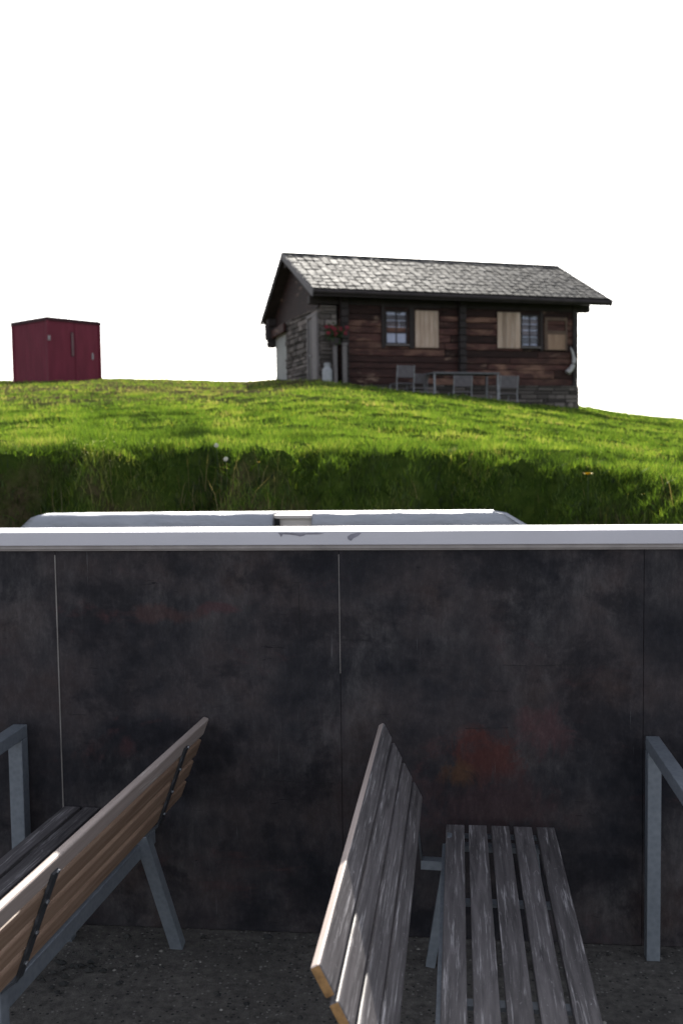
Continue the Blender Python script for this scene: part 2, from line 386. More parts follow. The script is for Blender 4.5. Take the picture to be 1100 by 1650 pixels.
# loose bits of gravel on the asphalt
gr = MB()
for i in range(420):
    x = random.uniform(-1.5, 1.3); y = random.uniform(1.6, 3.36); s = random.choice((.003, .004, .005, .005, .007, .009)) if random.random() < .93 else .013
    a = random.uniform(0, 3.1); vs = []
    for k in range(6): vs.append((x+s*random.uniform(.7, 1.1)*math.cos(a+k*1.047), y+s*random.uniform(.7, 1.1)*math.sin(a+k*1.047), .0005))
    vs.append((x, y, s*random.uniform(.5, .9))); gr.add(vs, [(k, (k+1) % 6, 6) for k in range(6)], 0, random.random())
for i in range(70):     # dead leaves and bark crumbs blown against the wall
    x = random.gauss(-1.28, .16); y = random.gauss(3.12, .07)
    if i > 45: x = random.uniform(-1.3, 1.2); y = 3.38-abs(random.gauss(0, .03))
    s = random.uniform(.008, .022); a = random.uniform(0, 3.1)
    vs = [(x+s*random.uniform(.6, 1.2)*math.cos(a+k*1.257), y+s*.6*random.uniform(.6, 1.2)*math.sin(a+k*1.257), random.uniform(.002, .012)) for k in range(5)]
    vs.append((x, y, .016)); gr.add(vs, [(k, (k+1) % 5, 5) for k in range(5)], 0, .15*random.random())
M['gravel'] = NT('gravel bits'); M['gravel'] = M['gravel'].fin(M['gravel'].ramp(M['gravel'].attr(), [(0, (.03, .03, .03)), (.6, (.12, .11, .10)), (1, (.36, .34, .31))]), .9)
tag(gr.build('gravel', M['gravel']), 'loose gravel bits scattered on the dark pavement below the benches', 'gravel', kind='stuff')

# ------------------------------------------------------------------ grass
def blades(name, X, Y, Hh, W, tone, mat, lean=.5, shared=None):
    n = len(X); Z = height(X, Y)-.01
    a = rng.uniform(0, 2*np.pi, n); lx = rng.normal(0, lean, n)*Hh; ly = rng.normal(-.08, lean, n)*Hh
    ca, sa = np.cos(a)*W/2, np.sin(a)*W/2
    P = np.zeros((n, 5, 3))
    P[:, 0] = np.stack([X-ca, Y-sa, Z], -1); P[:, 1] = np.stack([X+ca, Y+sa, Z], -1)
    P[:, 2] = np.stack([X+ca*.75+lx*.35, Y+sa*.75+ly*.35, Z+Hh*.6], -1); P[:, 3] = np.stack([X-ca*.75+lx*.35, Y-sa*.75+ly*.35, Z+Hh*.6], -1)
    P[:, 4] = np.stack([X+lx, Y+ly, Z+Hh], -1)
    b = np.arange(n)*5
    q = np.stack([b, b+1, b+2, b+3], -1); t = np.stack([b+3, b+2, b+4], -1)
    loops = np.concatenate([q, t], 1).ravel().astype(np.int32)
    ls = (np.arange(n)*7)[:, None]+np.array([0, 4])
    me = bpy.data.meshes.new(name); me.vertices.add(n*5); me.vertices.foreach_set('co', P.ravel())
    me.loops.add(len(loops)); me.loops.foreach_set('vertex_index', loops)
    me.polygons.add(n*2); me.polygons.foreach_set('loop_start', ls.ravel().astype(np.int32)); me.update(); me.validate()
    at = me.attributes.new('blade', 'FLOAT', 'FACE'); at.data.foreach_set('value', np.repeat(np.clip(tone, 0, 1), 2).astype(np.float32))
    me.materials.append(mat); o = bpy.data.objects.new(name, me); COL.objects.link(o); return o
def scatter(n, y0, y1, spread=.40, extra=1.5):
    # uniform on the ground within the wedge the meadow shows, plus a margin
    Y = np.sqrt(rng.uniform(0, 1, n)*(y1**2-y0**2)+y0**2); t = rng.uniform(-1, 1, n)
    return t*(spread*Y+extra)-.09*Y, Y
def outside(X, Y):
    # keep blades out of the hut and the red cabin
    E0 = np.array([-3.675, 28.13]); a = R(24.2); u = (X-E0[0])*np.cos(a)+(Y-E0[1])*np.sin(a); v = -(X-E0[0])*np.sin(a)+(Y-E0[1])*np.cos(a)
    return ~((u > .2) & (u < 9.0) & (v > .45) & (v < 5.8))
allp = []
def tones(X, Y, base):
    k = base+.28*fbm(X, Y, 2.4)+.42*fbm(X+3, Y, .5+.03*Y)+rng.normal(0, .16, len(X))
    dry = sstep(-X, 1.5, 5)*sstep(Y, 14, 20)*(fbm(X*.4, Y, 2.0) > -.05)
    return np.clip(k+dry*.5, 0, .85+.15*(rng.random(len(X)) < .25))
def patch(n, y0, y1, hmin, hmax, wd, base, dens_scale):
    X, Y = scatter(n, y0, y1); keep = outside(X, Y)
    clump = fbm(X+5, Y, dens_scale)+.6*fbm(X, Y+4, dens_scale*.4)
    keep &= rng.random(n) < np.clip(.62+.55*clump, .12, 1)
    dry = (sstep(-X, 1.5, 5)*sstep(Y, 14, 20)*(fbm(X*.4, Y, 2.0) > -.05)) > .4
    keep &= ~(dry & (rng.random(n) < .78))
    X, Y, clump = X[keep], Y[keep], clump[keep]
    Hh = rng.uniform(hmin, hmax, len(X))*(1+.45*np.clip(clump, -1, 1))
    return X, Y, Hh, np.full(len(X), wd), tones(X, Y, base)
for args in [(120000, 7.3, 10.2, .035, .085, .0055, .55, .8), (95000, 10.2, 15, .03, .075, .009, .58, .9), (90000, 15, 25, .03, .075, .015, .6, 1.2), (70000, 25, 44, .03, .08, .026, .6, 1.8)]:
    allp.append(patch(*args))
# tall uncut tufts over the edge of the bank
n = 42000; X = rng.uniform(-6, 6, n); back = rng.uniform(-.35, 1.0, n); Y = crest_y(X)-back
k = rng.random(n) < np.clip(.45+1.5*fbm(X, Y, .45)-.5*sstep(back, .2, .8)*(fbm(X, Y, 1.1) > 0), 0, 1); X, Y = X[k], Y[k]
allp.append((X, Y, rng.uniform(.05, .125, len(X))*(1+.5*fbm(X, Y, .5)), np.full(len(X), .006), tones(X, Y, .20)))  # low base tone paints the shade of the bank into these blades
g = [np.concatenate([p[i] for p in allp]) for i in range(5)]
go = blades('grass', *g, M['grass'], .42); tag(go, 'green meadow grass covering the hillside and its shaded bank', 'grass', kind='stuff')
# broad leaved weeds over the bank
n = 9000; X = rng.uniform(-6, 6, n); Y = crest_y(X)-rng.uniform(-.2, .95, n); k = fbm(X+8, Y*1.3, .5) > .05; X, Y = X[k], Y[k]
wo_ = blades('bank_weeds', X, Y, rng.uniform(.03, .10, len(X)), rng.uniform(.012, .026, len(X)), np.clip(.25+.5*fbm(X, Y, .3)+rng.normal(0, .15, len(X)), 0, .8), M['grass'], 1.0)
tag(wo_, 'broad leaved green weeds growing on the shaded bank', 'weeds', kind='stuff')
n = 240; X = np.concatenate([rng.normal(-1.95, .22, n//2), rng.uniform(-4, 4, n//2)]); Y = crest_y(X)-rng.uniform(.15, .8, n)
do = blades('dry_grass', X, Y, rng.uniform(.12, .34, n), np.full(n, .005), rng.random(n), M['dry'], .25); tag(do, 'dry straw coloured stalks standing on the dark grass bank', 'dry grass', kind='stuff')

# ------------------------------------------------------------------ flowers on the bank
def gz(x, y): return float(height(x, y))
def seedhead(x, y, top, label):
    z = gz(x, y); h = max(.08, top-z); r = empty('dandelion_clock', (x, y, z)); tag(r, label, 'flower', 'dandelion clocks on the bank')
    m = MB(); m.tube([(0, 0, -.02), (.008, 0, h*.5), (0, 0, h)], .0028, 6); m.build('stem', M['leaf'], r)
    m = MB()
    for i in range(70):
        d = Vector((random.gauss(0, 1), random.gauss(0, 1), random.gauss(0, 1))).normalized(); c = Vector((0, 0, h))
        m.tube([c, c+d*.017], [.0008, .0012], 3); m.tube([c+d*.016, c+d*.020], [.0035, .0005], 5)
    m.build('seed_head', M['seed'], r)
def flower(x, y, top, size, mat, name, label, group):
    z = gz(x, y); h = max(.06, top-z); r = empty(name, (x, y, z)); tag(r, label, 'flower', group)
    m = MB(); m.tube([(0, 0, -.02), (0, 0, h)], .003, 5); m.build('stem', M['leaf'], r)
    m = MB()
    for ring, (rr, up) in enumerate(((size, .3), (size*.65, .8))):
        for i in range(11):
            a = i*6.283/11+ring*.3; d = Vector((math.cos(a), math.sin(a), up)).normalized(); c = Vector((0, 0, h)); s = Vector((-math.sin(a), math.cos(a), 0))*size*.2
            m.add([c-s*.4, c+s*.4, c+d*rr+s, c+d*rr-s, c+d*rr*1.1], [(0, 1, 2, 4, 3)])
    m.build('petals', mat, r)

# ------------------------------------------------------------------ wall with capping
WY = 3.42
wl = empty('screen_wall', (0, WY, 0)); tag(wl, 'dark mottled board wall with a white metal capping behind the benches', 'wall')
seams = [-3.6, -1.397, -.373, .663, 2.7]
for i in range(4):
    m = MB(); a, b = seams[i]+.0008, seams[i+1]-.0008
    m.box((a, 0, .004), (b, .022, 1.399)); m.build('panel', M['wall'], wl, bevel=.0006)
for (xa, za, xb_, zb_) in ((-.517, 1.27, -.515, 1.13), (-.535, 1.272, -.50, 1.27), (-.365, 1.07, -.27, 1.068), (.19, .985, .27, .983), (.30, .983, .44, .99), (.13, .895, .20, .893), (-.62, .56, -.40, .555), (.06, .76, .21, .765), (-1.16, .87, -1.10, .88), (-1.365, .79, -1.30, .787)):
    m = MB(); m.bar((xa, -.0003, za), (xb_, -.0003, zb_), .0012, .0016, 0, (0, 1, 0)); m.build('scratch', M['black'], wl)
m = MB(); m.box((-3.6, .026, .0), (2.7, .05, 1.38)); m.build('backing', M['black'], wl)
for i, xx in enumerate(seams[1:4]):
    m = MB()
    if i == 0: m.box((xx-.0022, -.003, .42), (xx+.0022, .02, 1.37))
    elif i == 1: m.box((xx-.0012, -.0015, .95), (xx+.0012, .02, 1.37))
    else: continue
    m.build('joint_strip', M['joint'], wl)
m = MB()
m.box((-3.6, -.035, 1.406), (2.7, .185, 1.454)); 
cp = m.build('capping', M['cap'], wl, bevel=.003)
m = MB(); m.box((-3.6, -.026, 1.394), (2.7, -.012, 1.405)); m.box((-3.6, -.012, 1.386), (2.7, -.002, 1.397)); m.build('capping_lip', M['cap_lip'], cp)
def chip(pts, parent):
    m = MB(); vs = [(x, -.0362, z) for x, z in pts]; m.add(vs, [tuple(range(len(vs)))]); m.build('paint_chip', M['cap_chip'], parent)
def px_chip(pl):  # chip outlines given in metres along the capping
    return [(-.575+(x-460)*.00213, 1.4525-(y-858)*.00205) for x, y in pl]
chip(px_chip([(458, 859.2), (470, 859), (492, 860), (520, 859.6), (534, 861), (522, 862.4), (503, 862.4), (500, 864.5), (494, 865.8), (488, 864), (478, 862.6), (466, 861.8), (463, 866.5), (461, 863)]), cp)
chip(px_chip([(571, 866.5), (577, 862), (588, 859.8), (594, 860), (589, 865), (581, 869), (577, 873.5), (572, 871)]), cp)
m = MB(); m.box((-3.6, .052, .5), (2.7, .10, 1.405)); m.build('rear_board', M['black'], wl)

# ------------------------------------------------------------------ benches
def make_bench(ox, oy, rz, side, top_off, foot_off, label):
    L = 1.66; s = side
    r = empty('slatted_bench', (ox, oy, 0), rz); tag(r, label, 'bench', 'slatted wood and steel benches')
    # seat
    m = MB(); ws = .061; p = .0755
    for i in range(5):
        x0 = i*p; jit = random.uniform(-.006, .006)
        a, b = sorted((s*x0, s*(x0+ws)))
        m.box((a, -L+jit, .424), (b, -.02+jit*.4, .45), [0, 0, 2, 0, 2, 0], .3+.5*random.random())
    m.build('seat', [M['slat'], M['slat_side'], M['slat_end'], M['slat_back']], r, bevel=.003)
    # backrest
    zb, zt = (.535 if s > 0 else .505), .797; xb, xt = -s*(.079 if s > 0 else .058), -s*top_off
    up = Vector((xt-xb, 0, zt-zb)); Lb = up.length; up.normalize(); nrm = Vector((up.z, 0, -up.x))*s   # towards the sitter
    m = MB(); h = .065; ph = (Lb-h)/3
    for i in range(4):
        c0 = Vector((xb, 0, zb))+up*(i*ph); jit = random.uniform(-.006, .006) - (0 if i != 3 else .0)
        T = Matrix.Translation(c0) @ Matrix((nrm, Vector((0, 1, 0)), up)).transposed().to_4x4()
        # x' = normal, front face is +x', back face is -x'; thickness goes behind the front plane
        mats = [0, 0, 2, 0, 2, 3] 
        if i == 3: mats = [0, 1, 2, 0, 2, 1]
        if side < 0 and i < 3: mats = [3, 3, 2, 0, 2, 3]
        if side < 0 and i == 3: mats = [3, 1, 2, 0, 2, 1]
        vs_before = len(m.v)
        m.box((-.021, -L+.05+jit, 0), (0, -.008+jit*.4, h), mats, .25+.6*random.random(), T)
        if s < 0:   # mirrored frame flips the winding
            for k in range(len(m.f)-6, len(m.f)): m.f[k] = tuple(reversed(m.f[k]))
    bk = m.build('backrest', [M['slat'], M['slat_side'], M['slat_end'], M['slat_back']], r, bevel=.005)
    # steel: straps on the back, beam under the seat, cross bars, splayed legs
    for y, yf in (((-.115, -.115), (-1.30, -1.30)) if s > 0 else ((-.24, -.115), (-1.21, -1.33))):
        off = -nrm*.025; m = MB()
        P0 = Vector((xb, y, zb))+off+up*(-.01); P1 = Vector((xb, y, zb))+off+up*(Lb-.035)
        m.bar(P0, P1, .034, .007, 0, tuple(nrm))
        if s > 0:
            K = Vector((xb-s*.005, y, .40)); m.bar(P0, K, .034, .007, 0, tuple(nrm)); m.bar(K, Vector((xb, y, .352)), .034, .007, 0, (1, 0, 0))
        else: m.bar(P0, Vector((-s*.018, y, .44)), .034, .007, 0, tuple(nrm))
        st = m.build('back_strap', M['dark_steel'], r)
        for i in range(4):
            m = MB(); c = Vector((xb, y, zb))+up*(i*ph+h*.5)-nrm*.029; m.tube([c, c-nrm*.005], .006, 6); m.build('bolt', M['bolt'], st)
        if s > 0: m = MB(); m.bar((xb-s*.004, y, .352), (-s*.0, y, .350), .036, .030); m.build('bracket', M['galv'], r)
        m = MB(); m.bar((s*.02 if s > 0 else -s*.016, y, .45), (-s*foot_off, yf, .0), .032 if s > 0 else .044, .040, 0, (0, 1, 0)); m.build('leg', M['galv'], r, bevel=.002)
        m = MB(); m.bar((s*.28, y, .40), (s*.32, yf, .0), .044, .040, 0, (0, 1, 0)); m.build('leg', M['galv'], r, bevel=.002)
        m = MB(); m.box((min(s*.0, s*.36), y-.018, .402), (max(s*.0, s*.36), y+.018, .421)); m.build('seat_bearer', M['galv'], r)
    m = MB(); m.bar((s*.006, -.10, .39), (s*.006, -L+.08, .39), .036, .05); m.build('beam', M['galv'], r, bevel=.002)
    for y in (-.035, -.53, -1.06):
        m = MB(); t = .010 if y > -.1 else .016
        m.box((min(s*.03, s*.35), y-t, .412), (max(s*.03, s*.35), y+t, .4225)); m.build('cross_bar', M['galv'], r)
    return r
make_bench(-.007, 3.355, R(-.7), 1, .211, .055, 'slatted bench showing the worn grey front of its backrest and seat, in the middle')
make_bench(-1.028, 3.415, R(-3.5), -1, .170, .09, 'slatted bench seen from its brown wooden back, at the left of the photo')

# ------------------------------------------------------------------ steel frames beside the benches
def frame(x0, x1, y, label):
    r = empty('steel_frame', ((x0+x1)/2, y, 0)); tag(r, label, 'steel frame', 'bare tubular steel frames against the wall')
    w = (x1-x0)/2
    m = MB(); m.box((-w, -2*w, 0), (w, 0, .715)); m.build('post', M['galv'], r, bevel=.003)
    m = MB(); m.box((-w, -1.7, 0), (w, -1.7+2*w, .715)); m.build('post', M['galv'], r, bevel=.003)
    m = MB(); m.box((-w, -1.7, .715), (w, 0, .76)); m.build('rail', M['galv'], r, bevel=.003)
    return r
frame(.660, .705, 3.365, 'bare steel tube frame at the right edge of the photo, its post against the wall')
frame(-1.56, -1.508, 3.385, 'bare steel tube frame at the left edge of the photo, beyond the brown backed bench')

# ------------------------------------------------------------------ counter with tarpaulins behind the wall
cn = empty('counter', (-.95, 5.6, .55)); tag(cn, 'low cream board counter standing behind the wall below two grey covers', 'counter')
m = MB(); m.box((-1.22, -.16, .795), (1.18, .20, .815)); m.build('top', M['cream'], cn, bevel=.003)
m = MB(); m.box((-1.20, -.14, 0), (1.16, -.12, .793)); m.box((-1.20, .16, 0), (1.16, .18, .793)); m.box((-1.20, -.12, 0), (-1.18, .16, .793)); m.box((1.14, -.12, 0), (1.16, .16, .793)); m.build('side', M['cream'], cn)
m = MB(); m.add([(.001, -.163, .50), (.045, -.163, .50), (.030, -.163, .793), (.001, -.163, .80)], [(0, 1, 2, 3)]); m.add([(.001, -.162, .50), (.045, -.162, .50), (.045, -.1405, .50), (.001, -.1405, .50)], [(0, 1, 2, 3)]); m.build('painted_gap_shade', M['black'], cn)  # black sheet on the closed front, painting the dark of a gap
def tarp(x0, x1, fl, frr, label):
    z = 1.375; yf, yb = 5.42, 5.64
    nx = 40; nz = 9; m = MB(); rnd = random.Random(int(x0*100)); 
    def wob(i, j): return .010*math.sin(i*.9+x0*3)*(j/nz)+.006*math.sin(i*.33+j*.7)+rnd.uniform(-.002, .002)
    rows = []
    # back hem, back top edge, top strip, front fall
    prof = [(yb+.05, z-.35, 1), (yb+.015, z-.02, .12), (yb, z, 0), (yf+.12, z+.002, 0), (yf+.01, z+.001, 0), (yf-.006, z-.012, .08)]
    for j in range(1, nz+1): prof.append((yf-.012-.05*j/nz, z-.012-.38*j/nz, .08+.92*j/nz))
    vs = []; 
    for j, (y, zz, k) in enumerate(prof):
        for i in range(nx+1):
            t = i/nx; x = x0+(x1-x0)*t; fx = -fl*k*max(0, 1-t*6)+frr*k*max(0, 1-(1-t)*6)
            jj = max(0, j-5); vs.append((x+fx*1.0, y-wob(i, jj)*(1 if j > 4 else .3), zz+(.0015*math.sin(i*.8+x0)-.002*(1-math.cos(i*.31)) if 1 < j < 5 else 0)))
    fs = [(j*(nx+1)+i, j*(nx+1)+i+1, (j+1)*(nx+1)+i+1, (j+1)*(nx+1)+i) for j in range(len(prof)-1) for i in range(nx)]
    # gathered ends
    P = len(prof)
    for e in (0, nx):
        ring = [j*(nx+1)+e for j in range(P)]
        c = len(vs); vs.append(((x0-fl*.02 if e == 0 else x1+frr*.02), (yf+yb)/2, z-.012)); 
        for j in range(P-1): fs.append((ring[j], ring[j+1], c) if e == nx else (ring[j+1], ring[j], c))
    m.add(vs, fs); o = m.build('tarpaulin', M['tarp'], smooth=True)
    sb = o.modifiers.new('solid', 'SOLIDIFY'); sb.thickness = .004; sb.offset = 1
    return tag(o, label, 'tarpaulin', 'grey tarpaulins over the counter')
tarp(-2.31, -.955, .42, .0, 'grey tarpaulin over the left half of the counter, left of the bare cream board')
tarp(-.735, .262, .0, .62, 'grey tarpaulin over the right half of the counter, right of the bare cream board')

# ------------------------------------------------------------------ hut
CZ = 2.75; hut = empty('log_hut', (-3.675, 28.13, CZ), R(24.2))
tag(hut, 'old dark log hut with a grey shingled roof and pale shutters on the hilltop', 'hut')
def C(p): return (p[0], p[1], p[2]-CZ)
class HB(MB):      # heights given above the pavement
    def build(s, *a, **k):
        s.v = [(p[0], p[1], p[2]-CZ) for p in s.v]; return super().build(*a, **k)
u0, u1, v0, v1 = .35, 8.82, .62, 5.65
eave = 6.10; rv, rz_ = 3.2, 7.66; sl_f = (rz_-eave)/rv; bv = 6.05; sl_b = (rz_-5.95)/(bv-rv)
# masonry: base along the front and right, whole gable to the left
def rubble(m, ax, a0, a1, z0f, z1, fixed, out, seed, hh=.14):
    rnd = random.Random(seed); z = 2.4
    while z < z1-.02:
        h = min(rnd.uniform(.06, .19), z1-z); a = a0-rnd.uniform(0, .2)
        while a < a1:
            l = rnd.uniform(.12, .75); b = min(a+l, a1); aa = max(a, a0)
            if b-aa > .05 and z+h > z0f(aa)-.4:
                d = rnd.uniform(.0, .05); g_ = .012
                if ax == 'u': m.box((aa+g_, fixed-d*out-.02, z+g_), (b-g_, fixed+.15, z+h-g_), 0, rnd.random())
                else: m.box((fixed-d-.02, aa+g_, z+g_), (fixed+.15, b-g_, z+h-g_), 0, rnd.random())
            a += l
        z += h
gl = lambda a: 2.7
m = HB(); rubble(m, 'u', .9, u1+.08, gl, 3.52, v0-.06, 1, 3); m.box((.9, v0-.05, 2.0), (u1+.07, v1, 3.50), 1)
rubble(m, 'v', v0-.02, 4.25, lambda a: 3.3, 5.75, u0+.0, 1, 5); rubble(m, 'u', u0, .86, lambda a: 3.3, 5.8, v0-.02, 1, 8)
m.box((u0+.01, v0, 2.0), (.88, 4.25, 5.74), 1)
# stone on the far right end
m.box((u1-.1, v0, 2.0), (u1+.085, v1, 3.49), 1)
m.build('stone_wall', [M['stone'], M['mortar']], hut, bevel=.012)
m = HB(); m.box((u0-.02, 4.26, 2.8), (u0+.5, v1, 5.60)); m.build('plastered_wall', M['plaster'], hut)
# log wall: front, right end, back
m = HB(); z = 3.52; i = 0
while z < 6.28:
    h = random.uniform(.17, .27); d = random.uniform(0, .035); seg = u0+.58
    cuts = [seg]; 
    while cuts[-1] < u1-.1: cuts.append(cuts[-1]+random.uniform(1.6, 4.0))
    cuts[-1] = u1
    for a, b in zip(cuts[:-1], cuts[1:]):
        if b > a: m.box((a+.006, v0-.02-random.uniform(0, .03), z+.007), (b-.006, v0+.14, z+h-.007), 0, random.random())
    m.box((u1-.14, v0+.15, z-.003), (u1+.005+d*.1, v1, z+h-.009), 0, random.random()); m.box((u0+.6, v1-.14, z+.007), (u1-.15, v1, z+h-.007), 0, random.random())
    z += h
m.box((u0+.6, v0+.03, 3.5), (u1-.03, v1-.03, 6.2), 1)
m.build('log_wall', [M['timber'], M['timber_dark']], hut, bevel=.015)
# gable planks (left and right)
for gu, sgn in ((u0+.02, -1), (u1-.03, 1)):
    m = HB(); v = v0
    while v < v1:
        b = min(v+random.uniform(.16, .24), v1); zt_ = min(rz_-(rv-(v+b)/2)*sl_f if (v+b)/2 < rv else rz_-((v+b)/2-rv)*sl_b, 99)-.16
        zb_ = 5.75 if sgn < 0 and v < 4.25 else (5.55 if sgn < 0 else 6.25)
        if sgn > 0: zb_ = 5.9
        if zt_ > zb_: m.box((gu-.05, v+.004, zb_), (gu+.05, b-.004, zt_), 0, random.random()*.15)
        v = b
    m.build('gable', M['timber'], hut)
# log ends of the cross wall
for uu in (4.72, .97):
    m = HB(); z = 3.55
    while z < 5.98: 
        h = random.uniform(.19, .24); m.box((uu-.02, v0-.22-random.uniform(0, .04), z), (uu+.20, v0-.05, z+h-.012), 0, .1*random.random()); z += h
    m.build('log_ends', M['timber_dark'], hut, bevel=.02)
m = HB(); z = 3.5
while z < 5.95: h = random.uniform(.19, .24); m.box((u1-.16, v0-.10-random.uniform(0, .03), z), (u1+.012, v0-.052, z+h-.004), 0, .1*random.random()); z += h
m.build('log_ends', M['timber_dark'], hut, bevel=.01)
# roof: tiles, boards, beams
rf = HB(); sf = math.atan(sl_f); Ls = rv/math.cos(sf)
def tiles(mb, v_e, z_e, dirv, slope, length, rows, w_):
    ex = length/rows; n = int(9.66/w_)
    for r_ in range(rows):
        for c in range(n+1):
            a = -.05+c*w_+(.0 if r_ % 2 == 0 else w_*.10); b = a+w_
            a = max(a, -.05); b = min(b, 9.66)
            if b-a < .06: continue
            T = Matrix.Translation((0, v_e, z_e)) @ Matrix.Rotation(slope*dirv, 4, 'X')
            tilt = Matrix.Rotation(R(2.6)*-dirv+random.uniform(-.035, .035), 4, 'X') @ Matrix.Rotation(random.uniform(-.045, .045), 4, 'Y')
            cc = Matrix.Translation(((a+b)/2, dirv*(r_*ex), .03+random.uniform(0, .008)))
            lo, hi = sorted((0-.0*dirv, dirv*(ex*1.18)))
            mb.box((-(b-a)/2+.022, lo, -.012), ((b-a)/2-.022, hi, .018), 0, random.random(), T @ cc @ tilt)
tiles(rf, 0, eave+.06, 1, sf, Ls-.12, 11, .265)
sb_ = math.atan(sl_b); Lb_ = (bv-rv)/math.cos(sb_)
tiles(rf, bv, 5.95+.06, -1, sb_, Lb_-.12, 10, .265)
for c in range(24): rf.box((-.06+c*.405, rv-.10, rz_+.07), (-.06+c*.405+.40, rv+.10, rz_+.10), 0, .1*random.random())
roof = rf.build('roof', M['tile'], hut)
m = HB()
for (va, za, vb, zb_) in ((.02, eave+.012, rv, rz_+.012), (bv-.02, 5.95+.012, rv, rz_+.012)):
    m.add([(0, va, za-.10), (9.62, va, za-.10), (9.62, vb, zb_-.10), (0, vb, zb_-.10), (0, va, za+.03), (9.62, va, za+.03), (9.62, vb, zb_+.03), (0, vb, zb_+.03)],
          [(0, 3, 2, 1), (4, 5, 6, 7), (0, 1, 5, 4), (1, 2, 6, 5), (2, 3, 7, 6), (3, 0, 4, 7)])
m.build('roof_boards', M['timber_dark'], roof)
m = HB(); m.box((-.03, -.06, eave-.13), (9.65, -.005, eave+.05)); m.tube([(-.03, -.10, eave-.02), (9.66, -.10, eave-.05)], .055, 8); m.build('gutter', M['timber_dark'], roof)
for (va, za, vb, zb_) in ((-.10, eave-.07, rv, rz_-.00), (bv+.12, 5.86, rv, rz_-.00)):
    for uu in (-.045, 9.665):
        m = HB(); m.bar((uu, va, za), (uu, vb, zb_), .03, .20); m.build('barge_board', M['trim'] if (va < 1 and uu < 0) else M['timber_dark'], roof)
for (vv, zz, e) in ((v0+.05, 5.96, 9.3), (rv, 7.42, 9.45), (v1-.05, 5.90, 9.3)):
    m = HB(); m.box((.04, vv-.12, zz-.13), (e, vv+.12, zz+.10)); m.build('purlin', M['timber_dark'], hut, bevel=.02)
m = HB(); m.box((.0, v1-.1, 5.30), (.5, v1+.22, 5.85)); m.box((.05, v1-.05, 5.05), (.35, v1+.16, 5.32)); m.build('roof_bracket', M['timber_dark'], hut, bevel=.06)
m = HB(); m.bar((.22, 4.0, 5.55), (.22, 5.6, 5.50), .10, .28); m.build('log_beam', M['timber'], hut, bevel=.03)
# windows
def window(ua, ub, za, zb_, curt=True, label=None):
    f = HB(); t = .045; y0, y1 = v0-.075, v0-.02
    for (a, b) in (((ua-t, y0, za-t), (ub+t, y1, za)), ((ua-t, y0, zb_), (ub+t, y1, zb_+t)), ((ua-t, y0, za), (ua, y1, zb_)), ((ub, y0, za), (ub+t, y1, zb_))): f.box(a, b)
    wo = f.build('window', M['timber_dark'], hut)
    g = HB(); g.box((ua, v0-.046, za), (ub, v0-.040, zb_)); g.build('pane', M['glass'], wo)
    g = HB(); n = 26; vs = []
    for i in range(n+1):
        x = ua+(ub-ua)*i/n; y = v0-.034+.0012*math.sin(i*1.4)
        vs += [(x, y, za), (x, y, zb_-(.05+.02*math.sin(i*1.2) if .45 < i/n < .8 else .0))]
    g.add(vs, [(2*i, 2*i+2, 2*i+3, 2*i+1) for i in range(n)]); g.build('curtain', M['curtain'], wo, smooth=True)
    mu = HB(); c = (ua+ub)/2; mu.box((c-.016, v0-.062, za), (c+.016, v0-.048, zb_))
    for k in (1, 2): zz = za+(zb_-za)*k/3; mu.box((ua, v0-.058, zz-.008), (c-.016, v0-.049, zz+.008)); mu.box((c+.016, v0-.058, zz-.008), (ub, v0-.049, zz+.008))
    mu.build('glazing_bars', M['timber_dark'], wo)
    si = HB(); si.box((ua-.05, v0-.13, za-.085), (ub+.08, v0-.02, za-.046)); si.build('sill', M['paleframe'], wo)
window(2.40, 3.02, 4.76, 5.66); window(6.88, 7.42, 4.76, 5.66)
def shutter(ua, ub, za, zb_):
    m = HB(); n = 5; w_ = (ub-ua)/n
    for i in range(n): m.box((ua+i*w_+.004, v0-.105, za), (ua+(i+1)*w_-.004, v0-.075, zb_), 0, random.random())
    m.build('shutter', M['shutter'], hut)
shutter(3.30, 4.05, 4.63, 5.72); shutter(6.02, 6.80, 4.66, 5.75)
for a, b in (((2.24, v0-.09, 4.60), (2.34, v0-.04, 5.80)), ((3.12, v0-.09, 4.60), (3.27, v0-.04, 5.80)), ((7.50, v0-.09, 4.60), (7.60, v0-.04, 5.80)), ((2.24, v0-.095, 5.80), (4.1, v0-.04, 5.90))):
    m = HB(); m.box(a, b); m.build('window_surround', M['timber_dark'], hut)
# third opening, half covered by a tan board
m = HB()
for a, b in (((7.66, v0-.085, 4.62), (7.76, v0-.03, 5.62)), ((8.40, v0-.085, 4.62), (8.46, v0-.03, 5.62)), ((7.66, v0-.086, 5.54), (8.46, v0-.03, 5.64)), ((7.76, v0-.086, 5.13), (8.40, v0-.03, 5.23))): m.box(a, b)
w3 = m.build('hatch_frame', M['brownframe'], hut); m = HB(); m.box((7.77, v0-.075, 4.64), (8.39, v0-.035, 5.12), 0, .8); m.build('hatch_board', M['lowboard'], w3)
# door on the gable
m = HB(); m.box((u0-.07, 1.10, 3.30), (u0-.025, 1.55, 5.45)); dr = m.build('door', M['doorwood'], hut)
m = HB(); m.box((u0-.10, .62, 3.30), (u0-.03, 1.08, 5.50)); m.box((u0-.09, 1.57, 3.3), (u0-.03, 1.66, 5.50)); m.box((u0-.095, .62, 5.51), (u0-.03, 1.66, 5.60)); m.build('door_frame', M['paleframe'], dr)
m = HB(); m.tube([(u0-.11, 1.18, 4.4), (u0-.11, 1.30, 4.4)], .015); m.build('handle', M['bolt'], dr)

def W(u, v, z=None):
    a = R(24.2); x = -3.675+u*math.cos(a)-v*math.sin(a); y = 28.13+u*math.sin(a)+v*math.cos(a); return (x, y, gz(x, y) if z is None else z)
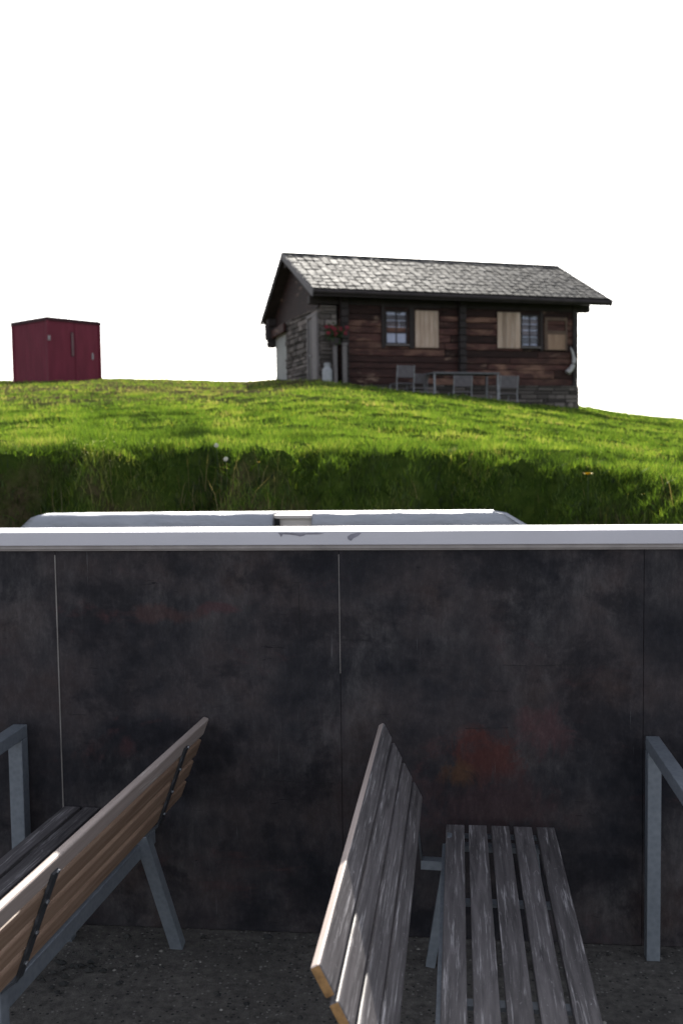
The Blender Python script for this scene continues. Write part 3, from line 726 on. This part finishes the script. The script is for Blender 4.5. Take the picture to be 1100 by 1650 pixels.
# things on and before the hut front
hr = HB(); pts = []
for i in range(13):
    t = i/12; pts.append((8.55+.10*math.sin(t*3.14)-.28*max(0, t-.62)**1.0*1.4, v0-.14-.05*t, 4.72-.85*t+.12*max(0, t-.8)*2))
hw = W(8.5, v0-.14, 3.9); loc = Vector(hw)
m = MB(); a = R(24.2); 
m.tube([(p[0]-8.5, p[1]-(v0-.14), p[2]-3.9) for p in pts], [.02+.075*(i/12)**.8 for i in range(13)], 10)
ho = m.build('hanging_horn', M['horn'], smooth=True); ho.location = loc; ho.rotation_euler = (0, 0, a); tag(ho, 'pale curved horn hanging on the log wall at the right end of the hut', 'horn')
def geranium():
    b = W(.70, v0-.34); r = empty('geranium_pot', (b[0], b[1], 4.62), R(24.2)); tag(r, 'red flowering geranium on the pale post at the left corner of the hut', 'potted plant')
    m = MB(); m.tube([(0, 0, 0), (0, 0, .2)], [.10, .14], 12); m.build('pot', M['doorwood'], r)
    m = MB(); rd = random.Random(4)
    for i in range(160):
        d = Vector((rd.gauss(0, .13), rd.gauss(0, .10), .33+rd.gauss(0, .12))); e = Vector((rd.uniform(-1, 1), rd.uniform(-1, 1), rd.uniform(-.3, 1))).normalized()*.05; g_ = e.cross(Vector((.3, .7, .2))).normalized()*.03
        m.add([d-e, d+g_, d+e, d-g_], [(0, 1, 2, 3)])
    m.build('leaves', M['leaf'], r)
    m = MB()
    for k in range(12):
        c0 = Vector((rd.gauss(0, .13), -.08+rd.gauss(0, .08), .46+rd.gauss(0, .10)))
        for i in range(22):
            d = c0+Vector((rd.gauss(0, 1), rd.gauss(0, 1), rd.gauss(0, 1))).normalized()*.05; e = Vector((rd.uniform(-1, 1), rd.uniform(-1, 1), rd.uniform(-1, 1))).normalized()*.025; g_ = e.cross(Vector((.3, .7, .2))).normalized()*.02
            m.add([d-e, d+g_, d+e, d-g_], [(0, 1, 2, 3)])
    m.build('flowers', M['flower'], r)
    m = MB(); m.box((-.05, -.05, b[2]-4.62-.05), (.05, .05, -.0)); m.build('pedestal', M['paleframe'], r)
geranium()
b = W(.95, v0-.45); pl = empty('wooden_post', b, R(24.2)); tag(pl, 'pale wooden post standing before the log wall right of the geranium', 'post')
m = MB(); m.box((-.06, -.05, -.1), (.06, .05, 4.62-b[2])); m.build('shaft', M['paleframe'], pl, bevel=.01); m = MB(); m.box((-.08, -.07, 4.62-b[2]), (.08, .07, 4.68-b[2])); m.build('cap', M['paleframe'], pl)
b = W(.47, v0-.30); jr = empty('milk_can', b); tag(jr, 'white milk can on the grass at the left corner of the hut', 'milk can')
m = MB(); m.tube([(0, 0, 0), (0, 0, .02), (0, 0, .34), (0, 0, .42), (0, 0, .50)], [.13, .145, .145, .085, .095], 16); m.build('body', M['white'], jr, smooth=False)
m = MB(); m.tube([(0, 0, .503), (0, 0, .53), (0, 0, .545)], [.10, .10, .03], 16); m.build('lid', M['white'], jr)
# terrace furniture
def table(u, v, lenu, lenv, zt_, label):
    b = W(u, v); r = empty('garden_table', b, R(24.2)); tag(r, label, 'table'); H_ = zt_-b[2]
    m = MB(); m.box((0, 0, H_-.05), (lenu, lenv, H_)); m.build('tabletop', M['table_top'], r, bevel=.005)
    for x in (.02, lenu-.07):
        for y in (.02, lenv-.07): m = MB(); m.box((x, y, -.25), (x+.05, y+.05, H_-.051)); m.build('leg', M['metal_white'], r)
table(3.15, -1.15, 2.08, .8, 3.78, 'long grey garden table on thin legs in front of the hut')
def chair0():
    r = empty('garden_chair', (0, 0, 0)); w2 = .24
    m = MB(); m.box((-w2, -.22, .43), (w2, .22, .46)); m.build('seat', M['chair_back'], r, bevel=.01)
    m = MB(); vs = []
    m.bar((0, -.225, .60), (0, -.27, .92), .46, .02, 0, (0, 1, 0)); m.build('backrest', M['chair_back'], r, bevel=.006)
    for sx in (-1, 1):
        m = MB(); m.tube([(sx*w2, -.25, 0), (sx*w2, -.21, .45), (sx*w2, -.27, .93)], .014, 8); m.build('leg', M['metal_white'], r)
        m = MB(); m.tube([(sx*w2, .24, 0), (sx*w2, .21, .44)], .014, 8); m.build('leg', M['metal_white'], r)
    return r
ch = chair0()
cs = [(2.35, -.75, 4, 3.97, 'garden chair standing alone left of the long table, its back higher than the table'),
      (3.90, -1.30, -6, 3.66, 'low garden chair with a pinkish grey back tucked before the middle of the long table'),
      (5.52, -.85, 8, 3.70, 'garden chair with a broad grey back just right of the long table'),
      (2.88, -.45, 20, 3.76, 'small garden chair between the lone chair and the long table')]
for i, (u, v, rr, zt_, lab) in enumerate(cs):
    o = ch if i == 0 else copy_tree(ch)
    o.location = W(u, v); k = (zt_-o.location.z)/.93; o.scale = (1.1 if i != 2 else 1.3, 1, k); o.rotation_euler = (0, 0, R(24.2+rr)); tag(o, lab, 'chair', 'garden chairs before the hut')

# ------------------------------------------------------------------ red container
RA = R(55); rl, rd_ = 2.6, 2.7; cz0, cz1 = 4.40, 7.08
rc = empty('red_container', (-15.93, 38.95, cz0), RA); tag(rc, 'dark red steel container cabin standing on the hilltop at the left', 'container')
Hc = cz1-cz0
m = MB(); m.box((.06, .06, .05), (rl-.06, rd_-.06, Hc-.05)); m.build('body', M['red'], rc)
m = MB()
x = .10
k = 0
while x < rd_-.16:       # corrugations on the left side
    m.add([(.055, x, .12), (.055, x+.16, .12), (.04, x+.12, .12), (.04, x+.04, .12), (.055, x, Hc-.12), (.055, x+.16, Hc-.12), (.04, x+.12, Hc-.12), (.04, x+.04, Hc-.12)], [(0, 3, 7, 4), (3, 2, 6, 7), (2, 1, 5, 6)]); x += .2
m.build('side_panel', M['red'], rc)
m = MB(); m.box((.13, .035, .12), (1.30, .059, Hc-.13)); m.build('front_panel', M['red'], rc)
m = MB(); m.box((1.33, .03, .10), (rl-.13, .058, Hc-.14)); dr = m.build('door', M['red'], rc, bevel=.01)
m = MB(); m.box((rl-.48, .0, 1.08), (rl-.42, .028, 1.34)); m.build('handle', M['white'], dr)
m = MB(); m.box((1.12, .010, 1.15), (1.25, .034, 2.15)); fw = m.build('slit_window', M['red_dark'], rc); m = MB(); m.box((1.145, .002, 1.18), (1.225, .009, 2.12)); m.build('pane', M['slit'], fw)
m = MB(); m.box((.03, -.03, 1.75), (.12, .025, 1.93)); m.build('lamp', M['horn'], rc)
for (a, b) in (((0, 0, 0), (.12, .12, Hc-.14)), ((rl-.12, 0, 0), (rl, .12, Hc-.14)), ((0, rd_-.12, 0), (.12, rd_, Hc-.14)), ((rl-.12, rd_-.12, 0), (rl, rd_, Hc-.14))):
    m = MB(); m.box(a, b); m.build('corner_post', M['red'], rc, bevel=.01)
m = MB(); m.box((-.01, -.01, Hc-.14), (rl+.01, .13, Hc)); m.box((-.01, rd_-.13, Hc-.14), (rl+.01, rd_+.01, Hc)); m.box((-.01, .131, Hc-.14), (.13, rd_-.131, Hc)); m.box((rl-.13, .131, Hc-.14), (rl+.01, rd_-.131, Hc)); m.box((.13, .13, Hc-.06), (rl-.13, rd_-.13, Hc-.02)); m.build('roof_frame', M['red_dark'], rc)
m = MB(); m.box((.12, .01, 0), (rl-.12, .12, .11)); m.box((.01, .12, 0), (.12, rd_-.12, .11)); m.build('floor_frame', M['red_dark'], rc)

# ------------------------------------------------------------------ flowers
seedhead(-1.891, 8.1, 1.762, 'taller white dandelion clock on the bank, the upper left one of two')
seedhead(-1.758, 7.85, 1.650, 'lower white dandelion clock on the bank, right of the taller one')
flower(1.115, 8.0, 1.488, .042, M['yellow'], 'dandelion', 'yellow dandelion flower in the grass on the right side of the bank', 'yellow dandelions on the bank')
flower(-1.48, 7.8, 1.62, .018, M['yellow'], 'dandelion', 'tiny yellow dandelion right of the white dandelion clocks', 'yellow dandelions on the bank')
rd = random.Random(11)
sm = MB()
for i in range(240):
    if i < 40: x = rd.gauss(-2.85, .13); y = float(crest_y(x))-.05+rd.gauss(0, .10)
    else: x = rd.uniform(-5, 4); y = rd.uniform(7.4, 13); 
    z = gz(x, y)+rd.uniform(.08, .15); s = .006 if i < 40 else .005*y/8; c = Vector((x, y, z))
    for k in range(5):
        a = k*1.257; d = Vector((math.cos(a), math.sin(a)*.6, .35))*s; e = Vector((-math.sin(a), math.cos(a), 0))*s*.4; sm.add([c, c+d-e, c+d*1.3, c+d+e], [(0, 1, 2, 3)], 0, 0 if i < 90 else 1)
smo = sm.build('meadow_flowers', M['petal']); smo.data.attributes['tone'].name = 'blade'
tag(smo, 'tiny white and yellow meadow flowers sprinkled through the grass', 'wildflowers', kind='stuff')
